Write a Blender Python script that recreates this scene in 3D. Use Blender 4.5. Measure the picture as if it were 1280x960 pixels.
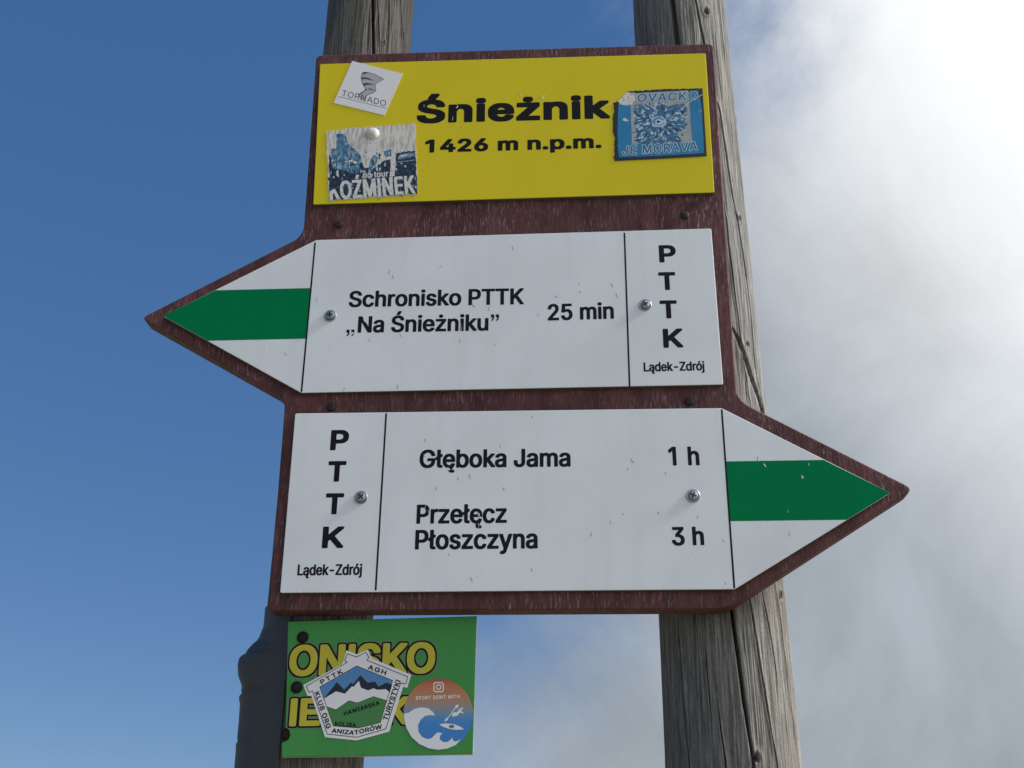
import bpy, bmesh, math, os, random
import numpy as np
from mathutils import Vector, Matrix
from mathutils.geometry import tessellate_polygon, delaunay_2d_cdt

scene = bpy.context.scene
for _o in list(bpy.data.objects):
    bpy.data.objects.remove(_o)
COL = scene.collection
random.seed(7)
RNG = np.random.default_rng(7)

# ------------------------------------------------------------------ camera
EYE = 1.60                                    # the photographer's eye above the ground
F_PX = 1465.0                                 # focal length in pixels of the 1280 wide photograph
PITCH, YAW, ROLL = math.radians(24.45), math.radians(-3.27), math.radians(-0.28)
CAM = Vector((0.033, -1.112, EYE))
_fwd = Vector((math.sin(YAW) * math.cos(PITCH), math.cos(YAW) * math.cos(PITCH), math.sin(PITCH)))
_rt0 = Vector((math.cos(YAW), -math.sin(YAW), 0))
_dn0 = -_rt0.cross(_fwd)
RIGHT = _rt0 * math.cos(ROLL) + _dn0 * math.sin(ROLL)
DOWN = -_rt0 * math.sin(ROLL) + _dn0 * math.cos(ROLL)
FWD = _fwd
cam_data = bpy.data.cameras.new('camera')
cam = bpy.data.objects.new('camera', cam_data)
COL.objects.link(cam)
cam_data.sensor_width = 36.0
cam_data.lens = 36.0 * F_PX / 1280.0
cam_data.clip_start = 0.02
cam_data.clip_end = 20000.0
cam.matrix_world = Matrix.Translation(CAM) @ Matrix((RIGHT, -DOWN, -FWD)).transposed().to_4x4()
scene.camera = cam

# ------------------------------------------------------------------ sky, sun, exposure
SUN_AZ, SUN_EL = math.radians(93.5), math.radians(38)     # from the right, a little in front of the board
SUN_DIR = Vector((math.sin(SUN_AZ) * math.cos(SUN_EL), math.cos(SUN_AZ) * math.cos(SUN_EL), math.sin(SUN_EL)))
world = bpy.data.worlds.new('World')
scene.world = world
world.use_nodes = True
wn, wl = world.node_tree.nodes, world.node_tree.links
wn.clear()


def wnode(kind, **kw):
    n = wn.new(kind)
    for k, v in kw.items():
        setattr(n, k, v)
    return n


def wmath(op, a, b=None, c=None, clamp=False):
    n = wnode('ShaderNodeMath', operation=op, use_clamp=clamp)
    for i, s in enumerate((a, b, c)):
        if s is None:
            continue
        if isinstance(s, (int, float)):
            n.inputs[i].default_value = s
        else:
            wl.new(s, n.inputs[i])
    return n.outputs[0]


w_tc = wnode('ShaderNodeTexCoord')
w_dir = w_tc.outputs['Generated']
w_sky = wnode('ShaderNodeTexSky', sky_type='NISHITA')
w_sky.sun_disc = False
w_sky.sun_elevation = SUN_EL
w_sky.sun_rotation = SUN_AZ
w_sky.altitude = 1400
w_sky.air_density = 1.0
w_sky.dust_density = 0.4
w_sky.ozone_density = 1.6
SKY_STRENGTH = 0.05
w_skys = wnode('ShaderNodeVectorMath', operation='SCALE')
wl.new(w_sky.outputs[0], w_skys.inputs[0])
w_skys.inputs['Scale'].default_value = SKY_STRENGTH
w_clear = wnode('ShaderNodeVectorMath', operation='ADD')   # clear mountain air: an even deep blue over the whole dome
wl.new(w_skys.outputs[0], w_clear.inputs[0])
w_clear.inputs[1].default_value = (0.011, 0.068, 0.195)
w_sep = wnode('ShaderNodeSeparateXYZ')
wl.new(w_dir, w_sep.inputs[0])


def wnoise(scale, detail, rough, off, dist=0.0):
    mp = wnode('ShaderNodeMapping')
    wl.new(w_dir, mp.inputs[0])
    mp.inputs['Location'].default_value = off
    n = wnode('ShaderNodeTexNoise')
    n.inputs['Scale'].default_value = scale
    n.inputs['Detail'].default_value = detail
    n.inputs['Roughness'].default_value = rough
    n.inputs['Distortion'].default_value = dist
    wl.new(mp.outputs[0], n.inputs['Vector'])
    return n.outputs['Fac']


n_edge = wnoise(3.4, 10, 0.64, (5.7, 2.9, 0.3), 0.3)
n_big = wnoise(1.5, 5, 0.55, (2.4, 13.1, 9.6))
n_det = wnoise(3.4, 9, 0.62, (1.3, 5.2, 2.1), 0.7)
# a bank of cloud fills the right-hand half of the sky; broken clouds drift over the rest
lean = wmath('ADD', wmath('MULTIPLY', w_sep.outputs['X'], 1.9), wmath('MULTIPLY', wmath('SUBTRACT', 0.50, w_sep.outputs['Z']), 0.72))
bank = wmath('ADD', lean, wmath('MULTIPLY', wmath('SUBTRACT', n_edge, 0.5), 0.60))
broken = wmath('MULTIPLY', wmath('SUBTRACT', n_big, 0.64), 3.0)
cover = wnode('ShaderNodeMapRange', interpolation_type='SMOOTHSTEP')
wl.new(wmath('MAXIMUM', bank, broken), cover.inputs[0])
cover.inputs[1].default_value = -0.06
cover.inputs[2].default_value = 0.30
w_dot = wnode('ShaderNodeVectorMath', operation='DOT_PRODUCT')
wl.new(w_dir, w_dot.inputs[0])
w_dot.inputs[1].default_value = SUN_DIR
cosa = w_dot.outputs['Value']
glow = wmath('MINIMUM', wmath('MULTIPLY', wmath('MAXIMUM', wmath('SUBTRACT', cosa, 0.335), 0.0), 2.4), 1.2)      # whiter towards the sun
front = wmath('MULTIPLY', wmath('MAXIMUM', wmath('MULTIPLY', cosa, -1.0), 0.0), 1.0)   # clouds facing the sun
body = wmath('ADD', front, wmath('ADD', 0.17, wmath('MULTIPLY', n_det, 0.42)))
w_c1 = wnode('ShaderNodeVectorMath', operation='SCALE')
w_c1.inputs[0].default_value = (0.90, 1.0, 1.12)
wl.new(body, w_c1.inputs['Scale'])
w_c2 = wnode('ShaderNodeVectorMath', operation='SCALE')
w_c2.inputs[0].default_value = (1.03, 1.01, 0.96)
wl.new(glow, w_c2.inputs['Scale'])
w_cc = wnode('ShaderNodeVectorMath', operation='ADD')
wl.new(w_c1.outputs[0], w_cc.inputs[0])
wl.new(w_c2.outputs[0], w_cc.inputs[1])
w_mix = wnode('ShaderNodeMix', data_type='RGBA')
wl.new(cover.outputs[0], w_mix.inputs['Factor'])
wl.new(w_clear.outputs[0], w_mix.inputs['A'])
wl.new(w_cc.outputs[0], w_mix.inputs['B'])
w_bg = wnode('ShaderNodeBackground')
w_bg.inputs['Strength'].default_value = 1.0
wl.new(w_mix.outputs['Result'], w_bg.inputs['Color'])
w_out = wnode('ShaderNodeOutputWorld')
wl.new(w_bg.outputs[0], w_out.inputs['Surface'])

sun_data = bpy.data.lights.new('sun', 'SUN')
sun_data.energy = 4.6
sun_data.angle = math.radians(11)             # veiled by the cloud bank
sun_data.color = (1.0, 0.985, 0.96)
sun = bpy.data.objects.new('sun', sun_data)
COL.objects.link(sun)
sun.location = SUN_DIR * 30
sun.rotation_euler = SUN_DIR.to_track_quat('Z', 'Y').to_euler()

scene.view_settings.view_transform = 'Standard'
scene.view_settings.look = 'None'
scene.view_settings.exposure = 0.1
scene.view_settings.gamma = 1.0
scene.view_settings.use_curve_mapping = False
scene.cycles.max_bounces = 6
scene.cycles.use_denoising = True


# ------------------------------------------------------------------ helpers
def ray(px, py):
    return (RIGHT * ((px - 640.0) / F_PX) + DOWN * ((py - 480.0) / F_PX) + FWD).normalized()


def bp(px, py, y):
    """point where the sight line through a photo pixel meets the vertical plane at depth y"""
    d = ray(px, py)
    return CAM + d * ((y - CAM.y) / d.y)


def xz(px, py, y):
    p = bp(px, py, y)
    return (p.x, p.z)


def mat(name, color, rough=0.6, metallic=0.0, var=0.0, vscale=40.0, bump=0.0, bscale=200.0, coat=0.0, spec=0.5):
    m = bpy.data.materials.new(name)
    m.use_nodes = True
    nt = m.node_tree
    b = nt.nodes['Principled BSDF']
    b.inputs['Base Color'].default_value = (*color, 1)
    b.inputs['Roughness'].default_value = rough
    b.inputs['Metallic'].default_value = metallic
    b.inputs['Coat Weight'].default_value = coat
    b.inputs['Specular IOR Level'].default_value = spec
    tc = nt.nodes.new('ShaderNodeTexCoord')
    if var > 0:
        n = nt.nodes.new('ShaderNodeTexNoise')
        n.inputs['Scale'].default_value = vscale
        n.inputs['Detail'].default_value = 6
        n.inputs['Roughness'].default_value = 0.6
        nt.links.new(tc.outputs['Object'], n.inputs['Vector'])
        r = nt.nodes.new('ShaderNodeMix')
        r.data_type = 'RGBA'
        nt.links.new(n.outputs['Fac'], r.inputs['Factor'])
        r.inputs['A'].default_value = (*[c * (1 - var) for c in color], 1)
        r.inputs['B'].default_value = (*[min(1, c * (1 + var)) for c in color], 1)
        nt.links.new(r.outputs['Result'], b.inputs['Base Color'])
    if bump > 0:
        n2 = nt.nodes.new('ShaderNodeTexNoise')
        n2.inputs['Scale'].default_value = bscale
        n2.inputs['Detail'].default_value = 4
        nt.links.new(tc.outputs['Object'], n2.inputs['Vector'])
        bn = nt.nodes.new('ShaderNodeBump')
        bn.inputs['Strength'].default_value = bump
        bn.inputs['Distance'].default_value = 0.001
        nt.links.new(n2.outputs['Fac'], bn.inputs['Height'])
        nt.links.new(bn.outputs[0], b.inputs['Normal'])
    return m


def link(name, verts, faces, material, parent=None, base=None, smooth=False, mats=None, fm=None):
    """one mesh object; coordinates are world ones, base is the root thing's location"""
    b = base if base is not None else Vector((0, 0, 0))
    me = bpy.data.meshes.new(name)
    me.from_pydata([(v[0] - b[0], v[1] - b[1], v[2] - b[2]) for v in verts], [], faces)
    for mm in (mats or [material]):
        me.materials.append(mm)
    if fm is not None:
        me.polygons.foreach_set('material_index', fm)
    if smooth:
        me.polygons.foreach_set('use_smooth', [True] * len(me.polygons))
    me.update()
    o = bpy.data.objects.new(name, me)
    COL.objects.link(o)
    if parent is not None:
        o.parent = parent
    return o


def thing(name, label, cat, loc, group=None):
    o = bpy.data.objects.new(name, None)
    o.empty_display_size = 0.02
    o.location = loc
    COL.objects.link(o)
    o['label'] = label
    o['category'] = cat
    if group:
        o['group'] = group
    return o


def flat(name, pts, y, material, parent, base):
    """a flat printed shape: outline in x,z at depth y, facing the viewer (-Y)"""
    tris = tessellate_polygon([[Vector((p[0], p[1], 0)) for p in pts]])
    vs = [(p[0], y, p[1]) for p in pts]
    fs = []
    for t in tris:
        a, b, c = (Vector((pts[i][0], pts[i][1], 0)) for i in t)
        fs.append(t if (b - a).cross(c - a).z > 0 else (t[0], t[2], t[1]))
    return link(name, vs, fs, material, parent, base)


class Sheet:
    """several flat printed shapes of one material collected in one mesh"""

    def __init__(self):
        self.v, self.f = [], []

    def poly(self, pts, y):
        tris = tessellate_polygon([[Vector((p[0], p[1], 0)) for p in pts]])
        k = len(self.v)
        self.v += [(p[0], y, p[1]) for p in pts]
        for t in tris:
            a, b, c = (Vector((pts[i][0], pts[i][1], 0)) for i in t)
            if (b - a).cross(c - a).z < 0:
                t = (t[0], t[2], t[1])
            self.f.append(tuple(i + k for i in t))

    def line(self, pts, w, y, closed=False):
        n = len(pts)
        P = [Vector(p) for p in pts]
        for i in range(n if closed else n - 1):
            a, b = P[i], P[(i + 1) % n]
            d = (b - a)
            if d.length < 1e-9:
                continue
            d.normalize()
            q = Vector((-d.y, d.x)) * w * 0.5
            e = d * w * 0.4
            self.poly([tuple(a - e - q), tuple(b + e - q), tuple(b + e + q), tuple(a - e + q)], y - 2e-6 * (i % 5))

    def build(self, name, material, parent, base):
        return link(name, self.v, self.f, material, parent, base)


def slab(name, pts, y0, y1, material, parent, base, bevel=0.0, seg=2, mats=None, side_index=None):
    """outline in x,z extruded from the front y0 back to y1, its front edge rounded off"""
    area = sum(pts[i][0] * pts[(i + 1) % len(pts)][1] - pts[(i + 1) % len(pts)][0] * pts[i][1] for i in range(len(pts)))
    if area < 0:
        pts = pts[::-1]
    n = len(pts)
    P_ = [Vector(p) for p in pts]
    nor = []
    for i in range(n):
        e1, e2 = (P_[i] - P_[i - 1]).normalized(), (P_[(i + 1) % n] - P_[i]).normalized()
        n1, n2 = Vector((-e1.y, e1.x)), Vector((-e2.y, e2.x))
        nor.append((n1 + n2) / max(1 + n1.dot(n2), 0.35))
    rings = [(0.0, y1)]
    if bevel > 0:
        for k in range(seg + 1):
            a = math.pi / 2 * k / seg
            rings.append((bevel * (1 - math.cos(a)), y0 + bevel * (1 - math.sin(a))))
    else:
        rings.append((0.0, y0))
    vs, fs, fm = [], [], []
    for ins, y in rings:
        vs += [(P_[i].x + nor[i].x * ins, y, P_[i].y + nor[i].y * ins) for i in range(n)]
    for k in range(len(rings) - 1):
        for i in range(n):
            j = (i + 1) % n
            fs.append((k * n + i, k * n + j, (k + 1) * n + j, (k + 1) * n + i))
            fm.append(side_index if side_index and k == 0 else 0)
    for first, flip in ((0, True), ((len(rings) - 1) * n, False)):
        loop = [Vector((vs[first + i][0], vs[first + i][2], 0)) for i in range(n)]
        for t in tessellate_polygon([loop]):
            a, b, c = (loop[i] for i in t)
            if ((b - a).cross(c - a).z > 0) == flip:
                t = (t[0], t[2], t[1])
            fs.append(tuple(first + i for i in t))
            fm.append(side_index if side_index and flip else 0)
    return link(name, vs, fs, material, parent, base, mats=mats, fm=fm)


def rounded(pts, r, n=4):
    """round every corner of a polygon"""
    out = []
    N = len(pts)
    for i in range(N):
        p, a, b = Vector(pts[i]), Vector(pts[i - 1]), Vector(pts[(i + 1) % N])
        u, v = (a - p), (b - p)
        t = min(r, u.length * 0.45, v.length * 0.45)
        u.normalize()
        v.normalize()
        for k in range(n + 1):
            s = k / n
            q = p + u * t * (1 - s) ** 2 + v * t * s ** 2
            out.append((q.x, q.y))
    return out


# ---- lettering: letter outlines thickened to the weight of the print
_dir = os.path.join(bpy.utils.resource_path('LOCAL'), 'datafiles', 'fonts')


def _font(fn):
    try:
        return bpy.data.fonts.load(os.path.join(_dir, fn))
    except Exception:
        return None


FONT = _font('Inter.woff2')
_cache = {}


def outline(body, spacing=1.0):
    key = (body, spacing)
    if key in _cache:
        return _cache[key]
    c = bpy.data.curves.new('lettering_curve', 'FONT')
    c.body = body
    c.size = 1.0
    c.resolution_u = 4
    c.space_character = spacing
    if FONT:
        c.font = FONT
    o = bpy.data.objects.new('lettering_source', c)
    COL.objects.link(o)
    c.fill_mode = 'NONE'
    dg = bpy.context.evaluated_depsgraph_get()
    me = bpy.data.meshes.new_from_object(o.evaluated_get(dg))
    co = [Vector((v.co.x, v.co.y, 0)) for v in me.vertices]
    nxt = {}
    for e in me.edges:
        a, b = e.vertices
        nxt.setdefault(a, []).append(b)
        nxt.setdefault(b, []).append(a)
    bpy.data.objects.remove(o)
    bpy.data.curves.remove(c)
    bpy.data.meshes.remove(me)
    loops, seen = [], set()
    for st in sorted(nxt):
        if st in seen:
            continue
        loop, cur, prev = [], st, None
        while cur is not None and cur not in seen:
            seen.add(cur)
            loop.append(cur)
            step = [q for q in sorted(nxt[cur], key=lambda q: (q != cur + 1)) if q not in seen]
            cur = step[0] if step else None
        pts_ = [co[i] for i in loop]
        clean = [p for i, p in enumerate(pts_) if (p - pts_[i - 1]).length > 1e-6]
        if len(clean) > 2:
            loops.append(clean)

    # the numeral one is printed without a foot
    if '1' in body:
        loops = [q for q in loops if not (len(q) == 4 and min(p.y for p in q) > -0.01 and max(p.y for p in q) < 0.12 and max(p.x for p in q) - min(p.x for p in q) > 0.2)]
    pts2, eds, segs = [], [], []
    for q in loops:
        k = len(pts2)
        pts2 += [Vector((p.x, p.y)) for p in q]
        eds += [(k + i, k + (i + 1) % len(q)) for i in range(len(q))]
        segs += [(q[i].x, q[i].y, q[(i + 1) % len(q)].x, q[(i + 1) % len(q)].y) for i in range(len(q))]
    ov, _, of = delaunay_2d_cdt(pts2, eds, [], 0, 1e-7)[:3]
    V_ = np.array([(p.x, p.y) for p in ov])
    T_ = np.array([tuple(f) for f in of if len(f) == 3], int)
    ct = V_[T_].mean(1)
    sg = np.array(segs)
    wind = np.zeros(len(ct), int)
    for x0, y0, x1, y1 in sg:                              # winding number of every triangle's centre
        side = (x1 - x0) * (ct[:, 1] - y0) - (ct[:, 0] - x0) * (y1 - y0)
        wind += ((y0 <= ct[:, 1]) & (y1 > ct[:, 1]) & (side > 0)).astype(int)
        wind -= ((y0 > ct[:, 1]) & (y1 <= ct[:, 1]) & (side < 0)).astype(int)
    T_ = T_[wind != 0]
    _cache[key] = (V_, T_)
    return _cache[key]


CAP = float(outline('H')[0][:, 1].max())
PX = 1.0 / 1225.0                                     # metres per photo pixel on the board


def text(body, p0, p1, top, y, bold, spacing=1.0, grow=0.0):
    """vertices and faces of a line of print. p0, p1: pixel ends of the baseline; top: pixel row of the cap
    height above p0, or a pixel point; bold: (x, y) thickening in pixels; grow: extra rim in pixels"""
    v, t = outline(body, spacing)
    a, b = Vector(xz(*p0, y)), Vector(xz(*p1, y))
    if isinstance(top, (int, float)):
        h = bp(p0[0], top, y)
        up = Vector((0, h.z - a.y))
    else:
        up = Vector(xz(*top, y)) - a
    ux = (b - a)
    L, Hh = ux.length, up.length
    ex, ey = ux / L, up / Hh
    bx, by = bold[0] * PX, bold[1] * PX
    x0, x1 = v[:, 0].min(), v[:, 0].max()
    X = bx + (v[:, 0] - x0) / (x1 - x0) * (L - 2 * bx)
    Z = by + v[:, 1] / CAP * (Hh - 2 * by)
    gx, gy = bx + grow * PX, by + grow * PX
    offs = [(0, 0)]
    if gx > 0:
        n = 12 if gx < 3.2 * PX else 20
        for k in range(n):
            an = 2 * math.pi * k / n
            cx, cz = math.cos(an), math.sin(an)
            s = max(abs(cx), abs(cz)) ** -0.85
            offs.append((gx * cx * s, gy * cz * s))
        if gx > 2.2 * PX:
            offs += [(0.5 * ox, 0.5 * oz) for ox, oz in offs[1::2]]
    V, Fc = [], []
    m = len(v)
    tri = t.copy()
    A, B, C = v[tri[:, 0]], v[tri[:, 1]], v[tri[:, 2]]
    cr = (B[:, 0] - A[:, 0]) * (C[:, 1] - A[:, 1]) - (B[:, 1] - A[:, 1]) * (C[:, 0] - A[:, 0])
    tri[cr < 0] = tri[cr < 0][:, ::-1]
    for k, (ox, oz) in enumerate(offs):
        wx = a.x + ex.x * (X + ox) + ey.x * (Z + oz)
        wz = a.y + ex.y * (X + ox) + ey.y * (Z + oz)
        V.append(np.c_[wx, np.full(m, y - k * 1.5e-6), wz])
        Fc.append(tri + k * m)
    return np.concatenate(V), np.concatenate(Fc)


def text_part(name, body, p0, p1, top, y, bold, material, parent, base, spacing=1.0, grow=0.0):
    V, Fc = text(body, p0, p1, top, y, bold, spacing, grow)
    return link(name, V.tolist(), Fc.tolist(), material, parent, base)


# ------------------------------------------------------------------ materials
def painted(name, color, rough=0.38, grime=0.10, spec=0.4):
    """weathered enamel: slight blotches, faint streaks running down, pin-head chips and a gently uneven face"""
    m = bpy.data.materials.new(name)
    m.use_nodes = True
    nt = m.node_tree
    L = nt.links
    b = nt.nodes['Principled BSDF']
    tc = nt.nodes.new('ShaderNodeTexCoord')

    def noise(scale, detail, sc=(1, 1, 1)):
        mp = nt.nodes.new('ShaderNodeMapping')
        mp.inputs['Scale'].default_value = sc
        L.new(tc.outputs['Object'], mp.inputs[0])
        n = nt.nodes.new('ShaderNodeTexNoise')
        n.inputs['Scale'].default_value = scale
        n.inputs['Detail'].default_value = detail
        n.inputs['Roughness'].default_value = 0.6
        L.new(mp.outputs[0], n.inputs['Vector'])
        return n.outputs['Fac']

    def ramp(fac, p0, p1):
        r = nt.nodes.new('ShaderNodeMapRange')
        L.new(fac, r.inputs[0])
        r.inputs[1].default_value = p0
        r.inputs[2].default_value = p1
        return r.outputs[0]

    def mix(fac, a, bcol, is_col=False):
        x = nt.nodes.new('ShaderNodeMix')
        x.data_type = 'RGBA'
        L.new(fac, x.inputs['Factor'])
        if is_col:
            L.new(a, x.inputs['A'])
        else:
            x.inputs['A'].default_value = (*a, 1)
        x.inputs['B'].default_value = (*bcol, 1)
        return x.outputs['Result']
    b.inputs['Specular IOR Level'].default_value = spec
    dirty = tuple(c * (1 - grime) for c in color)
    c1 = mix(ramp(noise(9, 6), 0.35, 0.7), color, dirty)
    c2 = mix(ramp(noise(60, 5, (1, 1, 0.06)), 0.52, 0.85), c1, tuple(c * (1 - grime * 1.0) for c in color), True)
    c3 = mix(ramp(noise(420, 2), 0.735, 0.76), c2, tuple(c * 0.55 for c in color), True)
    L.new(c3, b.inputs['Base Color'])
    r = nt.nodes.new('ShaderNodeMapRange')
    L.new(noise(25, 5), r.inputs[0])
    r.inputs[3].default_value = rough - 0.08
    r.inputs[4].default_value = rough + 0.14
    L.new(r.outputs[0], b.inputs['Roughness'])
    bn = nt.nodes.new('ShaderNodeBump')
    bn.inputs['Strength'].default_value = 0.06
    bn.inputs['Distance'].default_value = 0.002
    L.new(noise(30, 3), bn.inputs['Height'])
    L.new(bn.outputs[0], b.inputs['Normal'])
    return m


M_WHITE = painted('white_enamel', (0.735, 0.775, 0.815))
M_YELLOW = painted('yellow_enamel', (0.68, 0.56, 0.018), 0.55, 0.06, 0.15)
M_GREEN = painted('green_stripe_enamel', (0.001, 0.185, 0.064), 0.6, 0.05, 0.03)
M_BLACK = mat('black_print', (0.008, 0.008, 0.011), 0.6, var=0.3, vscale=80, spec=0.15)
M_EDGE = mat('plate_edge', (0.10, 0.095, 0.09), 0.7, var=0.3)
M_EDGE_PALE = mat('pale_plate_edge', (0.55, 0.54, 0.48), 0.6, var=0.15)
M_STEEL = mat('zinc_steel', (0.36, 0.37, 0.39), 0.42, metallic=1.0, var=0.25, vscale=400)
M_RUST = mat('dark_rusty_steel', (0.030, 0.020, 0.018), 0.8, var=0.5, vscale=300, bump=0.5, bscale=600)
M_HOLE_SHADE = mat('painted_hole_shade', (0.008, 0.008, 0.009), 0.75, var=0.4, vscale=300, bump=0.8, bscale=900, spec=0.25)  # near-black colour standing in for the shade inside open holes
M_RECESS_SHADE = mat('painted_recess_shade', (0.012, 0.012, 0.014), 0.9)
M_SCRATCH = mat('scratched_metal', (0.33, 0.34, 0.36), 0.7)
M_CHIP_GLINT = mat('chip_and_painted_glint', (0.86, 0.86, 0.86), 0.5)
M_PAPER = painted('sticker_white', (0.78, 0.77, 0.79), 0.35, 0.05)


def board_material():
    m = bpy.data.materials.new('brown_stained_board')
    m.use_nodes = True
    nt = m.node_tree
    L = nt.links
    b = nt.nodes['Principled BSDF']
    tc = nt.nodes.new('ShaderNodeTexCoord')

    def noise(sc, detail=4, rough=0.6):
        mp = nt.nodes.new('ShaderNodeMapping')
        mp.inputs['Scale'].default_value = sc
        L.new(tc.outputs['Object'], mp.inputs[0])
        n = nt.nodes.new('ShaderNodeTexNoise')
        n.inputs['Scale'].default_value = 1.0
        n.inputs['Detail'].default_value = detail
        n.inputs['Roughness'].default_value = rough
        L.new(mp.outputs[0], n.inputs['Vector'])
        return n.outputs['Fac']

    def rng(f, a, c, lo=0.0, hi=1.0):
        r = nt.nodes.new('ShaderNodeMapRange')
        L.new(f, r.inputs[0])
        r.inputs[1].default_value, r.inputs[2].default_value = a, c
        r.inputs[3].default_value, r.inputs[4].default_value = lo, hi
        return r.outputs[0]

    def mul(a, c):
        n = nt.nodes.new('ShaderNodeMath')
        n.operation = 'MULTIPLY'
        L.new(a, n.inputs[0])
        L.new(c, n.inputs[1])
        return n.outputs[0]
    base = nt.nodes.new('ShaderNodeValToRGB')
    base.color_ramp.elements[0].position, base.color_ramp.elements[1].position = 0.3, 0.72
    base.color_ramp.elements[0].color = (0.058, 0.024, 0.025, 1)
    base.color_ramp.elements[1].color = (0.138, 0.053, 0.055, 1)
    L.new(noise((70, 70, 22), 6), base.inputs[0])
    fleck = mul(rng(noise((700, 300, 85), 4, 0.6, ), 0.54, 0.68), rng(noise((22, 22, 34), 6, 0.75), 0.40, 0.64))
    mx = nt.nodes.new('ShaderNodeMix')
    mx.data_type = 'RGBA'
    L.new(fleck, mx.inputs['Factor'])
    L.new(base.outputs[0], mx.inputs['A'])
    mx.inputs['B'].default_value = (0.31, 0.215, 0.215, 1)
    L.new(mx.outputs['Result'], b.inputs['Base Color'])
    b.inputs['Roughness'].default_value = 0.75
    b.inputs['Specular IOR Level'].default_value = 0.25
    bn = nt.nodes.new('ShaderNodeBump')
    bn.inputs['Strength'].default_value = 0.7
    bn.inputs['Distance'].default_value = 0.0012
    L.new(noise((420, 250, 60), 5), bn.inputs['Height'])
    L.new(bn.outputs[0], b.inputs['Normal'])
    return m


def wood_material(name, tint, seed):
    m = bpy.data.materials.new(name)
    m.use_nodes = True
    nt = m.node_tree
    L = nt.links
    b = nt.nodes['Principled BSDF']
    tc = nt.nodes.new('ShaderNodeTexCoord')

    def noise(sc, detail=5, rough=0.6, dist=0.0):
        mp = nt.nodes.new('ShaderNodeMapping')
        mp.inputs['Scale'].default_value = sc
        mp.inputs['Location'].default_value = (seed, seed * 0.7, seed * 1.3)
        L.new(tc.outputs['Object'], mp.inputs[0])
        n = nt.nodes.new('ShaderNodeTexNoise')
        n.inputs['Scale'].default_value = 1.0
        n.inputs['Detail'].default_value = detail
        n.inputs['Roughness'].default_value = rough
        n.inputs['Distortion'].default_value = dist
        L.new(mp.outputs[0], n.inputs['Vector'])
        return n.outputs['Fac']

    def cramp(f, stops, tint=(1, 1, 1)):
        r = nt.nodes.new('ShaderNodeValToRGB')
        cr = r.color_ramp
        while len(cr.elements) < len(stops):
            cr.elements.new(0.5)
        for e, (p, c) in zip(cr.elements, stops):
            e.position = p
            e.color = (*[x * t for x, t in zip(c, tint)], 1)
        L.new(f, r.inputs[0])
        return r.outputs[0]

    def mixc(f, a, c, mode='MIX'):
        x = nt.nodes.new('ShaderNodeMix')
        x.data_type = 'RGBA'
        x.blend_type = mode
        if isinstance(f, float):
            x.inputs['Factor'].default_value = f
        else:
            L.new(f, x.inputs['Factor'])
        L.new(a, x.inputs['A'])
        L.new(c, x.inputs['B'])
        return x.outputs['Result']
    grain = cramp(noise((330, 330, 13), 8, 0.68, 0.8), [(0.28, (0.060, 0.058, 0.055)), (0.44, (0.17, 0.168, 0.163)), (0.58, (0.29, 0.288, 0.282)), (0.74, (0.46, 0.458, 0.45))], tint)
    broad = cramp(noise((24, 24, 3.0), 6, 0.65, 0.6), [(0.32, (0.40, 0.39, 0.38)), (0.50, (0.84, 0.83, 0.82)), (0.66, (1.0, 1.0, 1.0))])
    col = mixc(1.0, grain, broad, 'MULTIPLY')
    dark = cramp(noise((760, 760, 24), 4, 0.55, 0.4), [(0.30, (0.20, 0.19, 0.18)), (0.43, (1, 1, 1))])
    col = mixc(0.85, col, dark, 'MULTIPLY')
    speck = cramp(noise((620, 620, 420), 4, 0.7), [(0.34, (0.55, 0.54, 0.53)), (0.50, (1, 1, 1))])
    col = mixc(0.8, col, speck, 'MULTIPLY')
    spots = cramp(noise((130, 130, 70), 4, 0.6), [(0.27, (0.30, 0.27, 0.23)), (0.36, (1, 1, 1))])
    col = mixc(0.85, col, spots, 'MULTIPLY')
    warm = cramp(noise((14, 14, 5), 3, 0.5), [(0.38, (1.0, 0.95, 0.88)), (0.60, (1, 1, 1))])
    col = mixc(1.0, col, warm, 'MULTIPLY')
    L.new(col, b.inputs['Base Color'])
    b.inputs['Roughness'].default_value = 0.85
    bn = nt.nodes.new('ShaderNodeBump')
    bn.inputs['Strength'].default_value = 0.8
    bn.inputs['Distance'].default_value = 0.0015
    L.new(noise((480, 480, 16), 6, 0.65, 0.6), bn.inputs['Height'])
    L.new(bn.outputs[0], b.inputs['Normal'])
    return m


M_BOARD = board_material()

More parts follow.
